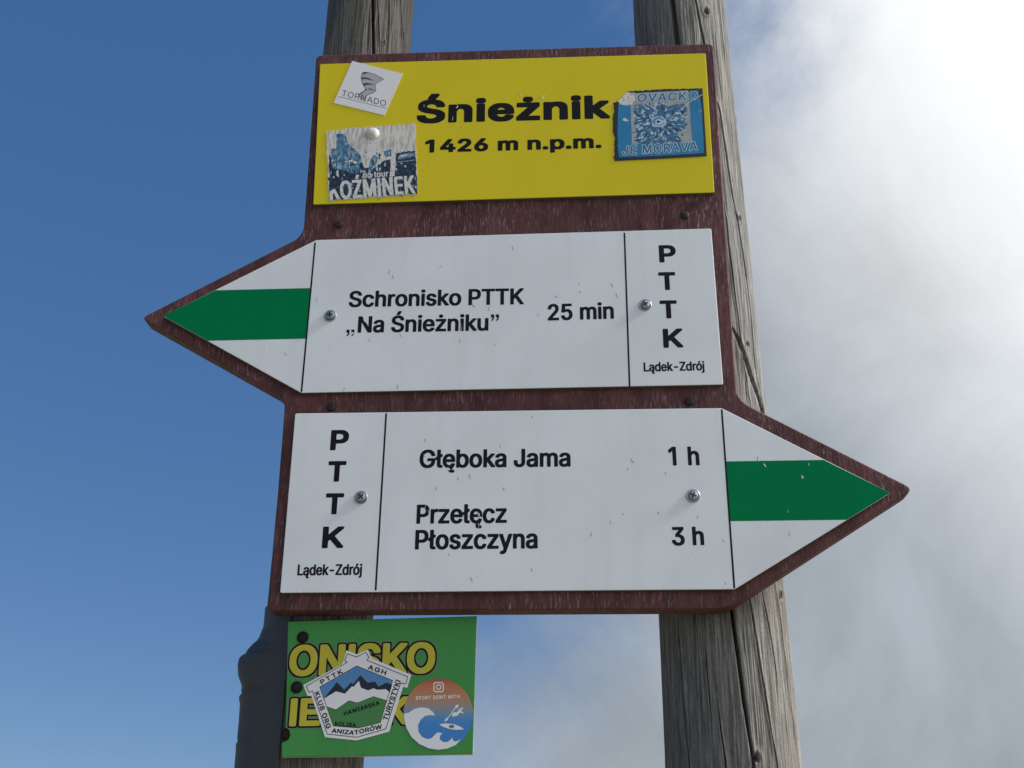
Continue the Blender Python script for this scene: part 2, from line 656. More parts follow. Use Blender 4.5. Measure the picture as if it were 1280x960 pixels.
# ------------------------------------------------------------------ ground: a grassy, stony summit falling away all round
def make_ground():
    rings = [0.0] + list(np.geomspace(0.4, 6000, 70))
    nth = 96
    vs, fs = [], []
    for i, r in enumerate(rings):
        for k in range(nth):
            a = 2 * math.pi * k / nth
            x, y = r * math.cos(a), r * math.sin(a)
            z = -0.00009 * r * r if r < 400 else -14.4 - 0.055 * (r - 400)
            w = min(1, max(0, (r - 1.5) / 6))
            z += w * (0.10 * math.sin(x * 0.9 + 0.4) * math.cos(y * 0.7) + 0.04 * math.sin(2.3 * x + y))
            z += (0.6 * math.sin(x * 0.03) * math.cos(y * 0.041) if r < 400 else 6 * math.sin(a * 5 + r * 0.003)) * w
            vs.append((x, y, z))
    for i in range(len(rings) - 1):
        for k in range(nth):
            a, b = i * nth + k, i * nth + (k + 1) % nth
            fs.append((a, a + nth, b + nth, b))
    m = bpy.data.materials.new('summit_turf')
    m.use_nodes = True
    nt = m.node_tree
    b = nt.nodes['Principled BSDF']
    tc = nt.nodes.new('ShaderNodeTexCoord')
    n = nt.nodes.new('ShaderNodeTexNoise')
    n.inputs['Scale'].default_value = 0.8
    n.inputs['Detail'].default_value = 10
    n.inputs['Roughness'].default_value = 0.7
    nt.links.new(tc.outputs['Object'], n.inputs['Vector'])
    r = nt.nodes.new('ShaderNodeValToRGB')
    e = r.color_ramp.elements
    e[0].position, e[0].color = 0.35, (0.09, 0.085, 0.035, 1)
    e[1].position, e[1].color = 0.50, (0.20, 0.165, 0.085, 1)
    e2 = e.new(0.62)
    e2.color = (0.30, 0.285, 0.26, 1)
    nt.links.new(n.outputs['Fac'], r.inputs[0])
    nt.links.new(r.outputs[0], b.inputs['Base Color'])
    b.inputs['Roughness'].default_value = 0.95
    bn = nt.nodes.new('ShaderNodeBump')
    bn.inputs['Distance'].default_value = 0.04
    nt.links.new(n.outputs['Fac'], bn.inputs['Height'])
    nt.links.new(bn.outputs[0], b.inputs['Normal'])
    o = link('ground', vs, fs, m, smooth=True)
    o['kind'] = 'structure'


make_ground()

# ------------------------------------------------------------------ posts
Y_PLATE, Y_BOARD, Y_BACK = 0.0, 0.005, 0.026


def value_noise(u, w, nu, seed):
    """smooth noise periodic in u (0..1, nu cells), w unbounded"""
    rg = np.random.default_rng(seed)
    tab = rg.random((256, nu))
    uu = (u % 1.0) * nu
    i0 = np.floor(uu).astype(int) % nu
    fu = uu - np.floor(uu)
    j0 = np.floor(w).astype(int)
    fw = w - j0
    fu = fu * fu * (3 - 2 * fu)
    fw = fw * fw * (3 - 2 * fw)
    i1 = (i0 + 1) % nu
    j0, j1 = j0 % 256, (j0 + 1) % 256
    return (tab[j0, i0] * (1 - fu) + tab[j0, i1] * fu) * (1 - fw) + (tab[j1, i0] * (1 - fu) + tab[j1, i1] * fu) * fw - 0.5


def azim(px, py):
    d = ray(px, py)
    return math.atan2(d.x, d.y)


def solve_post(e0, e1):
    """axis x, y and radius from the two edge pixels at one height, the post touching the board's back"""
    a0, a1 = azim(*e0), azim(*e1)
    am, hd = (a0 + a1) / 2, (a1 - a0) / 2
    r = 0.06
    for _ in range(40):
        D = (Y_BACK - CAM.y + r) / math.cos(am)
        r = D * math.sin(hd)
    d = ray((e0[0] + e1[0]) / 2, (e0[1] + e1[1]) / 2)
    z = CAM.z + d.z / math.hypot(d.x, d.y) * (D - r)
    return CAM.x + D * math.sin(am), Y_BACK + r, r, z


class Post:
    def __init__(self, low, high):
        self.low, self.high = low, high          # (x, y, r, z)

    def at(self, z):
        t = (z - self.low[3]) / (self.high[3] - self.low[3])
        t = np.clip(t, -0.9, 1.6)
        return [self.low[i] + (self.high[i] - self.low[i]) * t for i in range(3)]

    def hit(self, px, py):
        """angle and height where a sight line meets the post"""
        d = ray(px, py)
        s = 1.2
        for _ in range(30):
            z = CAM.z + d.z * s
            x, y, r = self.at(z)
            dx, dy = CAM.x - x, CAM.y - y
            A = d.x * d.x + d.y * d.y
            B = dx * d.x + dy * d.y
            Cc = dx * dx + dy * dy - r * r
            disc = max(B * B - A * Cc, 0.0)
            s = (-B - math.sqrt(disc)) / A
        p = CAM + d * s
        x, y, r = self.at(p.z)
        return math.atan2(p.x - x, -(p.y - y)), p.z      # 0 faces the viewer, + to the right


def make_post(name, label, post, cracks, holes, material, seed, z_top, ledges=()):
    """a debarked log: rounded but uneven, fluted with grain, split by drying cracks"""
    zs = np.concatenate([np.linspace(-0.5, 1.72, 24)[:-1], np.linspace(1.72, 2.82, 430)[:-1], np.linspace(2.82, z_top - 0.012, 10)])
    th = np.concatenate([np.linspace(-1.95, 1.95, 900), np.linspace(1.95, 2 * math.pi - 1.95, 60)[1:-1]])
    T, Z = np.meshgrid(th, zs)
    X0, Y0, R0 = post.at(Z)
    u = T / (2 * math.pi)
    r = R0.copy()
    r += 0.0060 * value_noise(u, Z * 1.1 + 3, 5, seed)
    r += 0.0030 * value_noise(u, Z * 1.6 + 9, 13, seed + 1)
    r += 0.0009 * value_noise(u, Z * 5.0, 45, seed + 2)
    r += 0.0007 * value_noise(u, Z * 9.0, 130, seed + 3)
    r += 0.0006 * value_noise(u, Z * 26.0, 330, seed + 4)
    for pts, width, depth in cracks:
        tz = sorted([post.hit(*p)[::-1] for p in pts])
        zz = np.array([q[0] for q in tz])
        tt = np.array([q[1] for q in tz])
        tc = np.interp(Z, zz, tt)
        tc = tc + 0.010 * value_noise(np.zeros_like(Z), Z * 22 + seed, 3, seed + 11) + 0.006 * value_noise(np.zeros_like(Z), Z * 75, 3, seed + 12)
        ends = np.clip(np.minimum((Z - zz[0]) / 0.03 + 0.15, (zz[-1] - Z) / 0.03 + 0.15), 0, 1)
        if len(pts[0]) == 2:
            s = np.abs((T - tc) * R0)
        wl_ = (width * PX) * (0.75 + 0.9 * np.abs(value_noise(np.zeros_like(Z), Z * 14 + 5, 3, seed + 13))) * ends + 1e-6
        prof = np.clip(1.35 * (1 - s / wl_), 0, 1)
        r -= depth * prof * np.clip(ends * 3, 0, 1)
        r += 0.0009 * np.clip(1 - np.abs(s - 1.8 * wl_) / (1.6 * wl_ + 0.001), 0, 1) * ends     # lips stand a little proud
    for (px, py), rad, depth in holes:
        t0, z0 = post.hit(px, py)
        s = np.hypot((T - t0) * R0, (Z - z0) * 0.8) / (rad * PX)
        r -= depth * np.clip(1.4 - 1.4 * s, 0, 1)
        r += 0.0012 * np.exp(-((s - 1.7) / 0.6) ** 2)
    for px0, px1, amount in ledges:                       # a shoulder where a strip of wood has split away
        t0, _ = post.hit(*px0)
        t1, _ = post.hit(*px1)
        r -= amount * np.clip((T - t0) / 0.03, 0, 1) * np.clip((t1 - T) / 0.25, 0, 1)
    X = X0 + r * np.sin(T)
    Y = Y0 - r * np.cos(T)
    nz, nt_ = T.shape
    # the front is shaved flat where the board is fixed to it
    front = (Z > 1.80) & (Z < 2.56)
    Y = np.where(front, np.maximum(Y, Y_BACK + 0.0005), Y)
    V = np.stack([X, Y, Z], -1).reshape(-1, 3)
    idx = np.arange(nz * nt_).reshape(nz, nt_)
    a = idx[:-1, :]
    b = np.roll(idx, -1, axis=1)[:-1, :]
    c = np.roll(idx, -1, axis=1)[1:, :]
    d = idx[1:, :]
    Fq = np.stack([a, b, c, d], -1).reshape(-1, 4)
    root = thing(name, label, 'post', (float(post.at(0.0)[0]), float(post.at(0.0)[1]), 0.0))
    me = bpy.data.meshes.new('log')
    top = len(V)
    ring = idx[-1]
    xt, yt, rt = post.at(z_top)
    cap = [(xt + rt * 0.93 * math.sin(t), yt - rt * 0.93 * math.cos(t), z_top) for t in th]
    V = np.concatenate([V, np.array(cap), np.array([[xt, yt, z_top + 0.004]])]) - np.array(root.location)
    faces = Fq.tolist()
    n = len(th)
    for k in range(n):
        k2 = (k + 1) % n
        faces.append((int(ring[k]), int(ring[k2]), top + k2, top + k))
        faces.append((top + k, top + k2, top + n))
    me.from_pydata(V.tolist(), [], faces)
    me.materials.append(material)
    me.polygons.foreach_set('use_smooth', [True] * len(me.polygons))
    me.update()
    o = bpy.data.objects.new('log', me)
    COL.objects.link(o)
    o.parent = root
    return root


rp = Post(solve_post((830, 960), (1000, 960)), solve_post((791, 0), (908, 0)))
lp_hi = solve_post((408, 0), (515, 0))
lp_lo = solve_post((317, 949), (455, 949))
lp = Post(lp_lo, lp_hi)
print('posts', [round(float(v), 4) for v in rp.low + rp.high], [round(float(v), 4) for v in lp.low + lp.high])

M_WOOD_R = wood_material('silver_grey_weathered_wood', (0.90, 0.90, 0.89), 3.0)
M_WOOD_L = wood_material('brownish_grey_weathered_wood', (0.60, 0.585, 0.56), 11.0)
make_post('wooden_post', 'silver-grey cracked wooden post carrying the right-pointing end of the brown board', rp,
          [([(864, -30), (868, 0), (879, 52), (890, 110), (899, 136), (915, 240), (926, 300), (938, 390), (943, 459), (954, 515), (960, 560)], 1.5, 0.020),
           ([(897, -20), (899, 0), (903, 40), (908, 80)], 1.0, 0.006),
           ([(836, -30), (840, 0), (846, 50), (855, 120), (863, 200)], 4.5, 0.012),
           ([(914, 408), (919, 418), (928, 440), (938, 471), (952, 514), (958, 540)], 4.6, 0.046),
           ([(905, 690), (915, 767), (925, 840), (940, 945), (946, 985)], 2.3, 0.030),
           ([(845, 780), (849, 827), (860, 960), (863, 990)], 1.3, 0.015),
           ([(932, 720), (937, 755), (950, 840), (970, 960), (974, 985)], 0.95, 0.012),
           ([(966, 715), (969, 735), (980, 820), (995, 945)], 0.9, 0.011),
           ([(948, 725), (952, 745), (965, 820), (972, 870)], 0.85, 0.010),
           ([(896, 870), (900, 905), (907, 960), (910, 990)], 0.9, 0.010),
           ([(880, 800), (884, 850), (889, 900)], 0.8, 0.008),
           ([(905, 250), (912, 320), (922, 400), (930, 470)], 0.85, 0.009),
           ([(926, 445), (936, 500), (940, 530)], 0.8, 0.004)],
          [((883, 14), 4.5, 0.012), ((945, 947), 3.6, 0.012), ((976, 744), 3.5, 0.006), ((929, 150), 3.0, 0.004), ((934, 430), 3.0, 0.004), ((925, 273), 3.0, 0.004)],
          M_WOOD_R, 21, 3.10)
make_post('wooden_post', 'brownish-grey split wooden post behind the yellow plate\'s two white stickers', lp,
          [([(465, -30), (466, 0), (467.5, 66), (468, 130)], 3.0, 0.024),
           ([(470, -30), (472, 0), (474, 40), (475, 66)], 1.0, 0.006),
           ([(486, -30), (486, 0), (485, 70)], 1.0, 0.005),
           ([(497, -30), (500, 30), (503, 75)], 0.9, 0.004),
           ([(430, -30), (428, 30), (425, 75)], 1.0, 0.004)],
          [((502, 44), 3.0, 0.004), ((480, 52), 2.0, 0.004)],
          M_WOOD_L, 57, 3.06)


# ------------------------------------------------------------------ dark sheet wrapped round the left-hand post
def make_wrap():
    px = [(338, 762), (337, 772), (330, 790), (323, 806), (314, 813), (304, 823), (298, 836), (299, 850), (303, 862), (301, 880), (299.5, 905), (297, 932), (294, 960), (291, 990), (288, 1020)]
    prof = []
    for p in px:
        z = EYE
        for _ in range(20):
            x, y, r = lp.at(z)
            D = math.hypot(x - CAM.x, y - CAM.y)
            aa = math.atan2(x - CAM.x, y - CAM.y)
            dlt = aa - azim(*p)
            R = D * math.sin(dlt)
            d = ray(*p)
            z = CAM.z + d.z / math.hypot(d.x, d.y) * D * math.cos(dlt)
        prof.append((z, R))
    prof.sort()
    pz = np.array([q[0] for q in prof])
    pr = np.array([q[1] for q in prof])
    z0, z1 = 1.32, pz.max()
    zs = np.concatenate([np.linspace(z0, pz.min(), 40)[:-1], np.linspace(pz.min(), z1, 200)])
    th = np.linspace(-2.9, -0.31, 160)
    T, Z = np.meshgrid(th, zs)
    X0, Y0, R0 = lp.at(Z)
    Rp = np.interp(Z, pz, pr)
    tilt = 0.010 * np.sin(T + 0.9)
    Rp = np.interp(Z + tilt, pz, pr)
    extra = np.maximum(Rp - R0, 0.0015)
    wgt = np.clip((-0.55 - T) / 0.75, 0, 1)
    wgt = wgt * wgt * (3 - 2 * wgt)
    r = R0 + 0.0032 + (extra - 0.0018) * wgt
    u = (T + 3.2) / 6.4
    r += 0.0016 * wgt * value_noise(u, Z * 16 + T * 2.0, 9, 91) + 0.0007 * wgt * value_noise(u, Z * 55 - T * 6, 20, 92)
    for (pa, pb), amp, wd in ((((300, 818), (352, 809)), 0.0030, 0.0022), (((304, 866), (346, 857)), 0.0030, 0.0018), (((326, 800), (344, 776)), 0.0018, 0.002), (((330, 815), (352, 800)), 0.0015, 0.0016), (((312, 925), (350, 917)), 0.0010, 0.002)):
        ta, za = lp.hit(max(pa[0], 342), pa[1])
        tb, zb = lp.hit(max(pb[0], 352), pb[1])
        zl = zb + (zb - za) * (T - tb) / 0.9 - 0.004 * np.sin((T - tb) * 2)
        r -= amp * np.exp(-((Z - zl) / wd) ** 2) * wgt
        r += 0.5 * amp * np.exp(-((Z - zl + 2.2 * wd) / (1.5 * wd)) ** 2) * wgt
    X = X0 + r * np.sin(T)
    Y = Y0 - r * np.cos(T)
    nz, nt_ = T.shape
    X2 = X0 + (r - 0.0025) * np.sin(T)
    Y2 = Y0 - (r - 0.0025) * np.cos(T)
    V = np.concatenate([np.stack([X, Y, Z], -1).reshape(-1, 3), np.stack([X2, Y2, Z], -1).reshape(-1, 3)])
    idx = np.arange(nz * nt_).reshape(nz, nt_)
    Fq = np.stack([idx[:-1, :-1], idx[:-1, 1:], idx[1:, 1:], idx[1:, :-1]], -1).reshape(-1, 4)
    Fb = Fq[:, ::-1] + nz * nt_
    edge = []
    loop = list(idx[0, :]) + list(idx[1:, -1]) + list(idx[-1, -2::-1]) + list(idx[-2:0:-1, 0])
    for i in range(len(loop)):
        a, b = int(loop[i]), int(loop[(i + 1) % len(loop)])
        edge.append((b, a, a + nz * nt_, b + nz * nt_))
    m = mat('dark_plastic_sheet', (0.04, 0.044, 0.052), 0.6, var=0.25, vscale=60, bump=0.35, bscale=350)
    o = link('plastic_wrapping', V.tolist(), Fq.tolist() + Fb.tolist() + edge, m, smooth=True)
    o['label'] = 'dark smooth wrapping bulging and creased around the post beside the green sign'
    o['category'] = 'wrapping'


make_wrap()

# ------------------------------------------------------------------ brown board
def isect(l1, l2):
    (a, b), (c, d) = l1, l2
    a, b, c, d = Vector(a), Vector(b), Vector(c), Vector(d)
    r, q = b - a, d - c
    t = (c - a).cross(q) / r.cross(q)
    return a + r * t


edges = [[xz(*p, y) for p in e] for e, y in (
    (((335, 764), (354.5, 521)), Y_BOARD), (((344, 498), (195, 414.5)), Y_BACK), (((210, 380), (362, 303)), Y_BOARD),
    (((381, 264), (394, 85)), Y_BOARD), (((403, 68.5), (880, 54.5)), Y_BOARD), (((892.5, 66), (920, 480)), Y_BOARD),
    (((935, 506.5), (1120, 599.5)), Y_BOARD), (((1110, 637), (926, 756)), Y_BACK), (((900, 767.3), (345, 770)), Y_BACK))]
radii = [0.012, 0.008, 0.014, 0.008, 0.007, 0.016, 0.010, 0.014, 0.004]
shape = []
for i in range(len(edges)):
    p = isect(edges[i], edges[(i + 1) % len(edges)])
    a, b = Vector(edges[i][0]), Vector(edges[(i + 1) % len(edges)][1])
    u, v = (a - p).normalized(), (b - p).normalized()
    for k in range(6):
        t = k / 5
        q = p + u * radii[i] * (1 - t) ** 2 + v * radii[i] * t ** 2
        shape.append((q.x, q.y))
bx = [p[0] for p in shape]
bz = [p[1] for p in shape]
print('board', min(bx), max(bx), min(bz), max(bz))
b_loc = Vector(((min(bx) + max(bx)) / 2, Y_BACK, min(bz)))
board = thing('backing_board', 'weathered reddish-brown wooden board with arrow points at both sides behind the metal plates', 'board', b_loc)
slab('panel', shape, Y_BOARD, Y_BACK, M_BOARD, board, b_loc, bevel=0.0018, seg=3)


def lathe(profile, c, seg=28):
    """profile of (radius, height towards the viewer) round the point c on a plate"""
    vs, fs = [], []
    for (r, h) in profile:
        for k in range(seg):
            a = 2 * math.pi * k / seg
            vs.append((c[0] + r * math.cos(a), c[1] - h, c[2] + r * math.sin(a)))
    for i in range(len(profile) - 1):
        for k in range(seg):
            a, b = i * seg + k, i * seg + (k + 1) % seg
            fs.append((a, b, b + seg, a + seg))
    fs.append(tuple((len(profile) - 1) * seg + k for k in range(seg)))
    return vs, fs


def cross(c, size, w, y, rot):  # flat dark cross on the head, the shade of its recess painted
    s = Sheet()
    for a in (rot, rot + math.pi / 2):
        dx, dz = math.cos(a) * size, math.sin(a) * size
        s.line([(c[0] - dx, c[2] - dz), (c[0] + dx, c[2] + dz)], w, y - (1e-5 if a == rot else 0))
    return s


def add_screw(name, px, y, parent, base, rot, rusty=False):
    c = bp(*px, y)
    if rusty:
        prof = [(0.0050, 0), (0.0052, 0.0008), (0.0046, 0.0020), (0.0030, 0.0027), (0.0004, 0.0029)]
        v, f = lathe(prof, c, 20)
        o = link(name, v, f, M_RUST, parent, base, smooth=True)
        cross(c, 0.0022, 0.0010, y - 0.00305, rot).build('painted_cross_recess', M_RECESS_SHADE, o, base)
        return o
    prof = [(0.0066, 0), (0.0068, 0.0004), (0.0067, 0.0013), (0.0063, 0.0016), (0.0052, 0.0014), (0.0048, 0.0010), (0.0048, 0.0026), (0.0045, 0.0031), (0.0038, 0.0034), (0.0003, 0.0035)]
    v, f = lathe(prof, c)
    o = link(name, v, f, M_STEEL, parent, base, smooth=True)
    o.data.set_sharp_from_angle(angle=math.radians(32))
    cross(c, 0.0029, 0.0013, y - 0.0036, rot).build('painted_cross_recess', M_RECESS_SHADE, o, base)
    return o


for k, p in enumerate([(424, 280.5), (856, 269.5), (414.5, 508.5), (862, 501.5)]):
    add_screw('screw', p, Y_BOARD, board, b_loc, 0.3 + k, rusty=True)


# ------------------------------------------------------------------ plates
def scratches(spots, y, parent, base, seed):
    rg = random.Random(seed)
    dk, wh = Sheet(), Sheet()
    for k, (px, py) in enumerate(spots):
        a = rg.uniform(0.9, 2.0)
        n = 5
        pts = []
        x, z = xz(px, py, y)
        L = rg.uniform(3, 8) * PX
        bend = rg.uniform(-1.3, 1.3)
        for i in range(n):
            pts.append((x, z))
            x += math.cos(a) * L / n
            z -= math.sin(a) * L / n
            a += bend / n
        w = rg.uniform(0.7, 1.3) * PX
        (wh if k % 4 == 3 else dk).line(pts, w, y)
        if k % 3 == 0:
            wh.line([(p[0] + 1.1 * PX, p[1] - 0.4 * PX) for p in pts[1:4]], w * 0.8, y - 1e-5)  # painted highlight along one side of the scratch
    dk.build('scratch_marks', M_SCRATCH, parent, base)['kind'] = 'stuff'
    wh.build('chips_and_painted_glints', M_CHIP_GLINT, parent, base)['kind'] = 'stuff'


def plate(name, label, corners, side=0.0036, thick=0.0048, face=M_WHITE, cat='sign', group=None):
    pts = [xz(*p, Y_PLATE) for p in corners]
    loc = Vector((sum(p[0] for p in pts) / len(pts), Y_BOARD, min(p[1] for p in pts)))
    root = thing(name, label, cat, loc, group)
    slab('plate', rounded(pts, 0.0018, 3), Y_PLATE, Y_BOARD - 0.0001, face, root, loc, bevel=0.0005, seg=2, mats=[face, M_EDGE], side_index=1)
    return root, loc


Y1 = Y_PLATE - 0.00006       # print
Y2 = Y_PLATE - 0.00014       # chips and painted glints over print

# yellow summit plate
summit, s_loc = plate('summit_sign', 'yellow plate with bold black summit name Śnieżnik and its height',
                      [(400, 80), (882, 66.5), (893, 240.5), (391.5, 255.5)], face=M_YELLOW)
text_part('lettering', 'Śnieżnik', (520.5, 154.3), (763, 148), 125.2, Y1, (3.3, 2.2), M_BLACK, summit, s_loc, 1.05)
text_part('lettering', '1426 m n.p.m.', (531, 191), (752, 185), 174.6, Y1, (1.9, 1.25), M_BLACK, summit, s_loc, 1.04)
scratches([(649, 117), (674, 121), (530, 131), (572, 132), (566, 146), (577, 158), (535, 203), (680, 119)], Y2, summit, s_loc, 3)

# direction plate pointing left
U = dict(tl=(395, 300), tr=(889, 285.5), br=(904, 480.5), bl=(376.5, 491), tip=(203.5, 395))
upl, u_loc = plate('direction_sign', 'white arrow plate with green stripe pointing left, reading Schronisko PTTK 25 min',
                   [U['tl'], U['tr'], U['br'], U['bl'], U['tip']], group='white arrow plates with a green stripe')
LPL = dict(tl=(369, 516.7), tr=(902, 510), br=(918.5, 736.5), bl=(350, 741), tip=(1113.5, 616))
lpl, l_loc = plate('direction_sign', 'white arrow plate with green stripe pointing right, reading Głęboka Jama 1 h',
                   [LPL['tl'], LPL['tr'], LPL['tip'], LPL['br'], LPL['bl']], group='white arrow plates with a green stripe')


def lerp(a, b, t):
    return tuple(x + (y - x) * t for x, y in zip(a, b))


def stripe(root, loc, A, B, tip, t0, t1):
    a, b, c = (Vector(xz(*q, Y_PLATE)) for q in (A, B, tip))
    p0, p1 = a + (b - a) * t0, a + (b - a) * t1
    inset = 0.0002 if c.x > a.x else -0.0002

    def on(p, e0):
        # along the horizontal from p to the slanting edge e0 -> tip
        t = (p.y - e0.y) / (c.y - e0.y)
        return e0.x + (c.x - e0.x) * t - inset * 1.6
    pts = [(p0.x + inset * 1.2, p0.y), (on(p0, a), p0.y), (c.x - inset * 2.4, c.y), (on(p1, b), p1.y), (p1.x + inset * 1.2, p1.y)]
    flat('green_stripe', pts, Y_PLATE - 0.00005, M_GREEN, root, loc)


stripe(upl, u_loc, (394, 301.5), (376.6, 491), U['tip'], 0.322, 0.657)
stripe(lpl, l_loc, (902, 511.5), (918.3, 736.5), LPL['tip'], 0.304, 0.638)


def divider(root, loc, a, b):
    s = Sheet()
    s.line([xz(*a, Y1), xz(*b, Y1)], 2.3 * PX, Y1 - 1e-5)
    s.build('divider_line', M_BLACK, root, loc)


divider(upl, u_loc, (393.8, 304), (376.9, 489))
divider(upl, u_loc, (780.5, 291.5), (787, 482.5))
divider(lpl, l_loc, (482.7, 517.5), (469.6, 737))
divider(lpl, l_loc, (902.2, 512.5), (917.9, 734.5))

B1 = (1.12, 0.75)
s = Sheet()
for qx, qy in ((432.4, 412.0), (438.4, 411.9), (613.2, 393.0), (619.2, 392.9)):          # low and high quotation marks
    s.poly([xz(qx + 4.6 * a, qy + 8.4 * b, Y1) for a, b in ((0.15, 0), (1, 0), (1, 0.42), (0.85, 0.75), (0.35, 1), (0.12, 0.9), (0.45, 0.68), (0.55, 0.48), (0.15, 0.48))], Y1)
s.build('quotation_marks', M_BLACK, upl, u_loc)['kind'] = 'stuff'
for body, p0, p1, top, bold, sp in [
        ('Schronisko PTTK', (435.5, 384), (655, 380.4), 363.9, B1, 1.0),
        ('Na Śnieżniku', (446.8, 416.0), (610.5, 413.3), 395.4, B1, 1.0),
        ('25 min', (684.7, 400.8), (767.6, 398.4), 380.2, B1, 1.0),
        ('P', (824.3, 328.2), (845.5, 327.8), 306.5, (1.7, 1.3), 1.0),
        ('T', (823.8, 362.7), (845.2, 362.3), 340.3, (1.7, 1.3), 1.0),
        ('T', (825.5, 398.2), (847, 397.8), 375.6, (1.7, 1.3), 1.0),
        ('K', (829.4, 434.8), (854.6, 434.3), 411, (1.7, 1.3), 1.0),
        ('Lądek-Zdrój', (804.7, 464.5), (881, 463.0), 453.0, (0.62, 0.42), 1.0)]:
    text_part('lettering', body, p0, p1, top, Y1, bold, M_BLACK, upl, u_loc, sp)
for body, p0, p1, top, bold, sp in [
        ('Głęboka Jama', (524, 585.0), (713.4, 583.2), 562.3, B1, 1.0),
        ('Przełęcz', (520.3, 654.8), (633.5, 653.6), 630.8, B1, 1.0),
        ('Płoszczyna', (518.5, 687.0), (672.2, 685.6), 662.4, B1, 1.0),
        ('1 h', (836.2, 582.0), (874.8, 581.6), 558.4, B1, 1.0),
        ('3 h', (840.2, 682.0), (880.6, 681.4), 658.7, B1, 1.0),
        ('P', (412.4, 562.9), (435.2, 562.6), 537.6, (1.8, 1.4), 1.0),
        ('T', (409.0, 602.3), (431.6, 602.0), 576.5, (1.8, 1.4), 1.0),
        ('T', (405.8, 643.1), (428.7, 642.8), 616.7, (1.8, 1.4), 1.0),
        ('K', (402.0, 685.4), (429.2, 685.0), 658.3, (1.8, 1.4), 1.0),
        ('Lądek-Zdrój', (371.4, 719.4), (452.4, 718.6), 705.7, (0.66, 0.45), 1.0)]:
    text_part('lettering', body, p0, p1, top, Y1, bold, M_BLACK, lpl, l_loc, sp)

for k, (root, loc, p) in enumerate([(upl, u_loc, (413, 395)), (upl, u_loc, (806.5, 381.5)), (lpl, l_loc, (451.5, 622)), (lpl, l_loc, (866.5, 620))]):
    add_screw('screw', p, Y_PLATE, root, loc, 0.1 + 0.35 * k)

scratches([(487, 338), (491, 344), (552, 332), (691, 350), (694, 370), (724, 354), (725, 364), (743, 366), (764, 354), (770, 367), (673, 392), (657, 411), (461, 424), (575, 424), (619, 430),
           (333, 431), (356, 441), (590, 380), (612, 383), (455, 398), (576, 405), (500, 418), (640, 308), (398, 355), (396, 372), (431, 485), (497, 481), (440, 415), (577, 411)], Y2, upl, u_loc, 5)
scratches([(531, 549), (624, 556), (544, 609), (543, 624), (629, 610), (587, 593), (572, 597), (573, 590), (789, 574), (785, 585), (831, 590), (778, 628), (779, 642), (822, 640), (763, 651), (869, 690),
           (903, 674), (986, 664), (947, 571), (955, 580), (1011, 579), (1002, 594), (985, 638), (954, 656), (664, 711), (588, 722), (665, 520), (373, 735), (532, 632), (536, 638), (597, 640), (600, 646), (598, 654), (530, 568),
           (872, 645), (734, 575), (740, 665), (560, 692), (907, 728), (560, 585)], Y2, lpl, l_loc, 9)


# ------------------------------------------------------------------ green sign with a broken edge
Y_G = 0.0175
g_pts = [(360, 777), (596, 770), (591, 942.5), (352, 946.5), (352, 929), (356, 927), (360.5, 924), (362.5, 919), (361.5, 913), (359, 910.5), (356.5, 909.5), (357.5, 880)]
gp = [xz(*p, Y_G) for p in g_pts]
g_loc = Vector((sum(p[0] for p in gp) / len(gp), Y_BACK, min(p[1] for p in gp)))
green = thing('broken_sign', 'small green plastic sign with yellow black-outlined capitals, broken off along its edge of screw holes', 'sign', g_loc)
M_GSIGN = painted('green_plastic', (0.066, 0.29, 0.078), 0.5, 0.10, 0.15)
slab('plate', gp, Y_G, Y_BACK - 0.0015, M_GSIGN, green, g_loc, bevel=0.0006, seg=2, mats=[M_GSIGN, M_EDGE_PALE], side_index=1)
M_GREYP = mat('grey_print', (0.17, 0.18, 0.15), 0.5, var=0.15)
M_YELP = painted('yellow_print', (0.52, 0.47, 0.035), 0.45, 0.12)
lines = [('ONΙSKO', (360.2, 845.2), (543.5, 841.4), 806.6), ('ΙEŻNΙK', (361, 908.0), (512, 905.5), 873)]
for body, p0, p1, top in lines:
    text_part('letter_shadow', body, p0, p1, top, Y_G - 0.00005, (2.1, 1.5), M_GREYP, green, g_loc, 1.0, 2.7)
for body, p0, p1, top in lines:
    text_part('letter_outline', body, p0, p1, top, Y_G - 0.00016, (2.1, 1.5), M_BLACK, green, g_loc, 1.0, 1.9)
for body, p0, p1, top in lines:
    text_part('lettering', body, p0, p1, top, Y_G - 0.00026, (2.1, 1.5), M_YELP, green, g_loc, 1.0, 0.0)
for px, dep in (((378.5, 796.5), -0.0006), ((371, 859), -0.0006), ((358.5, 918), 0.0022)):  # discs painted near-black, in place of the shaded screw holes
    c = bp(*px, Y_G + dep)
    v, f = lathe([(0.0058, 0), (0.0057, 0.0006), (0.0048, 0.0013), (0.0026, 0.0016), (0.0003, 0.0017)], c, 18)
    o = link('screw', v, f, M_HOLE_SHADE, green, g_loc, smooth=True)
    cross(c, 0.0026, 0.0011, c.y - 0.0019, 0.6).build('painted_cross_recess', M_RECESS_SHADE, o, g_loc)
gs = Sheet()
for pts in ([(432, 787), (436, 790), (438, 792)], [(447, 790), (451, 793), (455, 792)], [(432, 924), (435, 932), (435, 938)], [(436, 926), (437, 932)]):
    gs.line([xz(*p, Y_G) for p in pts], 1.5 * PX, Y_G - 0.0002)
gs.build('scratch_marks', mat('scratched_green', (0.10, 0.26, 0.09), 0.5), green, g_loc)['kind'] = 'stuff'


# ------------------------------------------------------------------ stickers
def sticker(name, label, pts, y, material, thick=0.0003, edge=None):
    q = [xz(*p, y) for p in pts]
    loc = Vector((sum(p[0] for p in q) / len(q), y + thick, min(p[1] for p in q)))
    root = thing(name, label, 'sticker', loc)
    slab('sheet', q, y, y + thick, material, root, loc)
    return root, loc


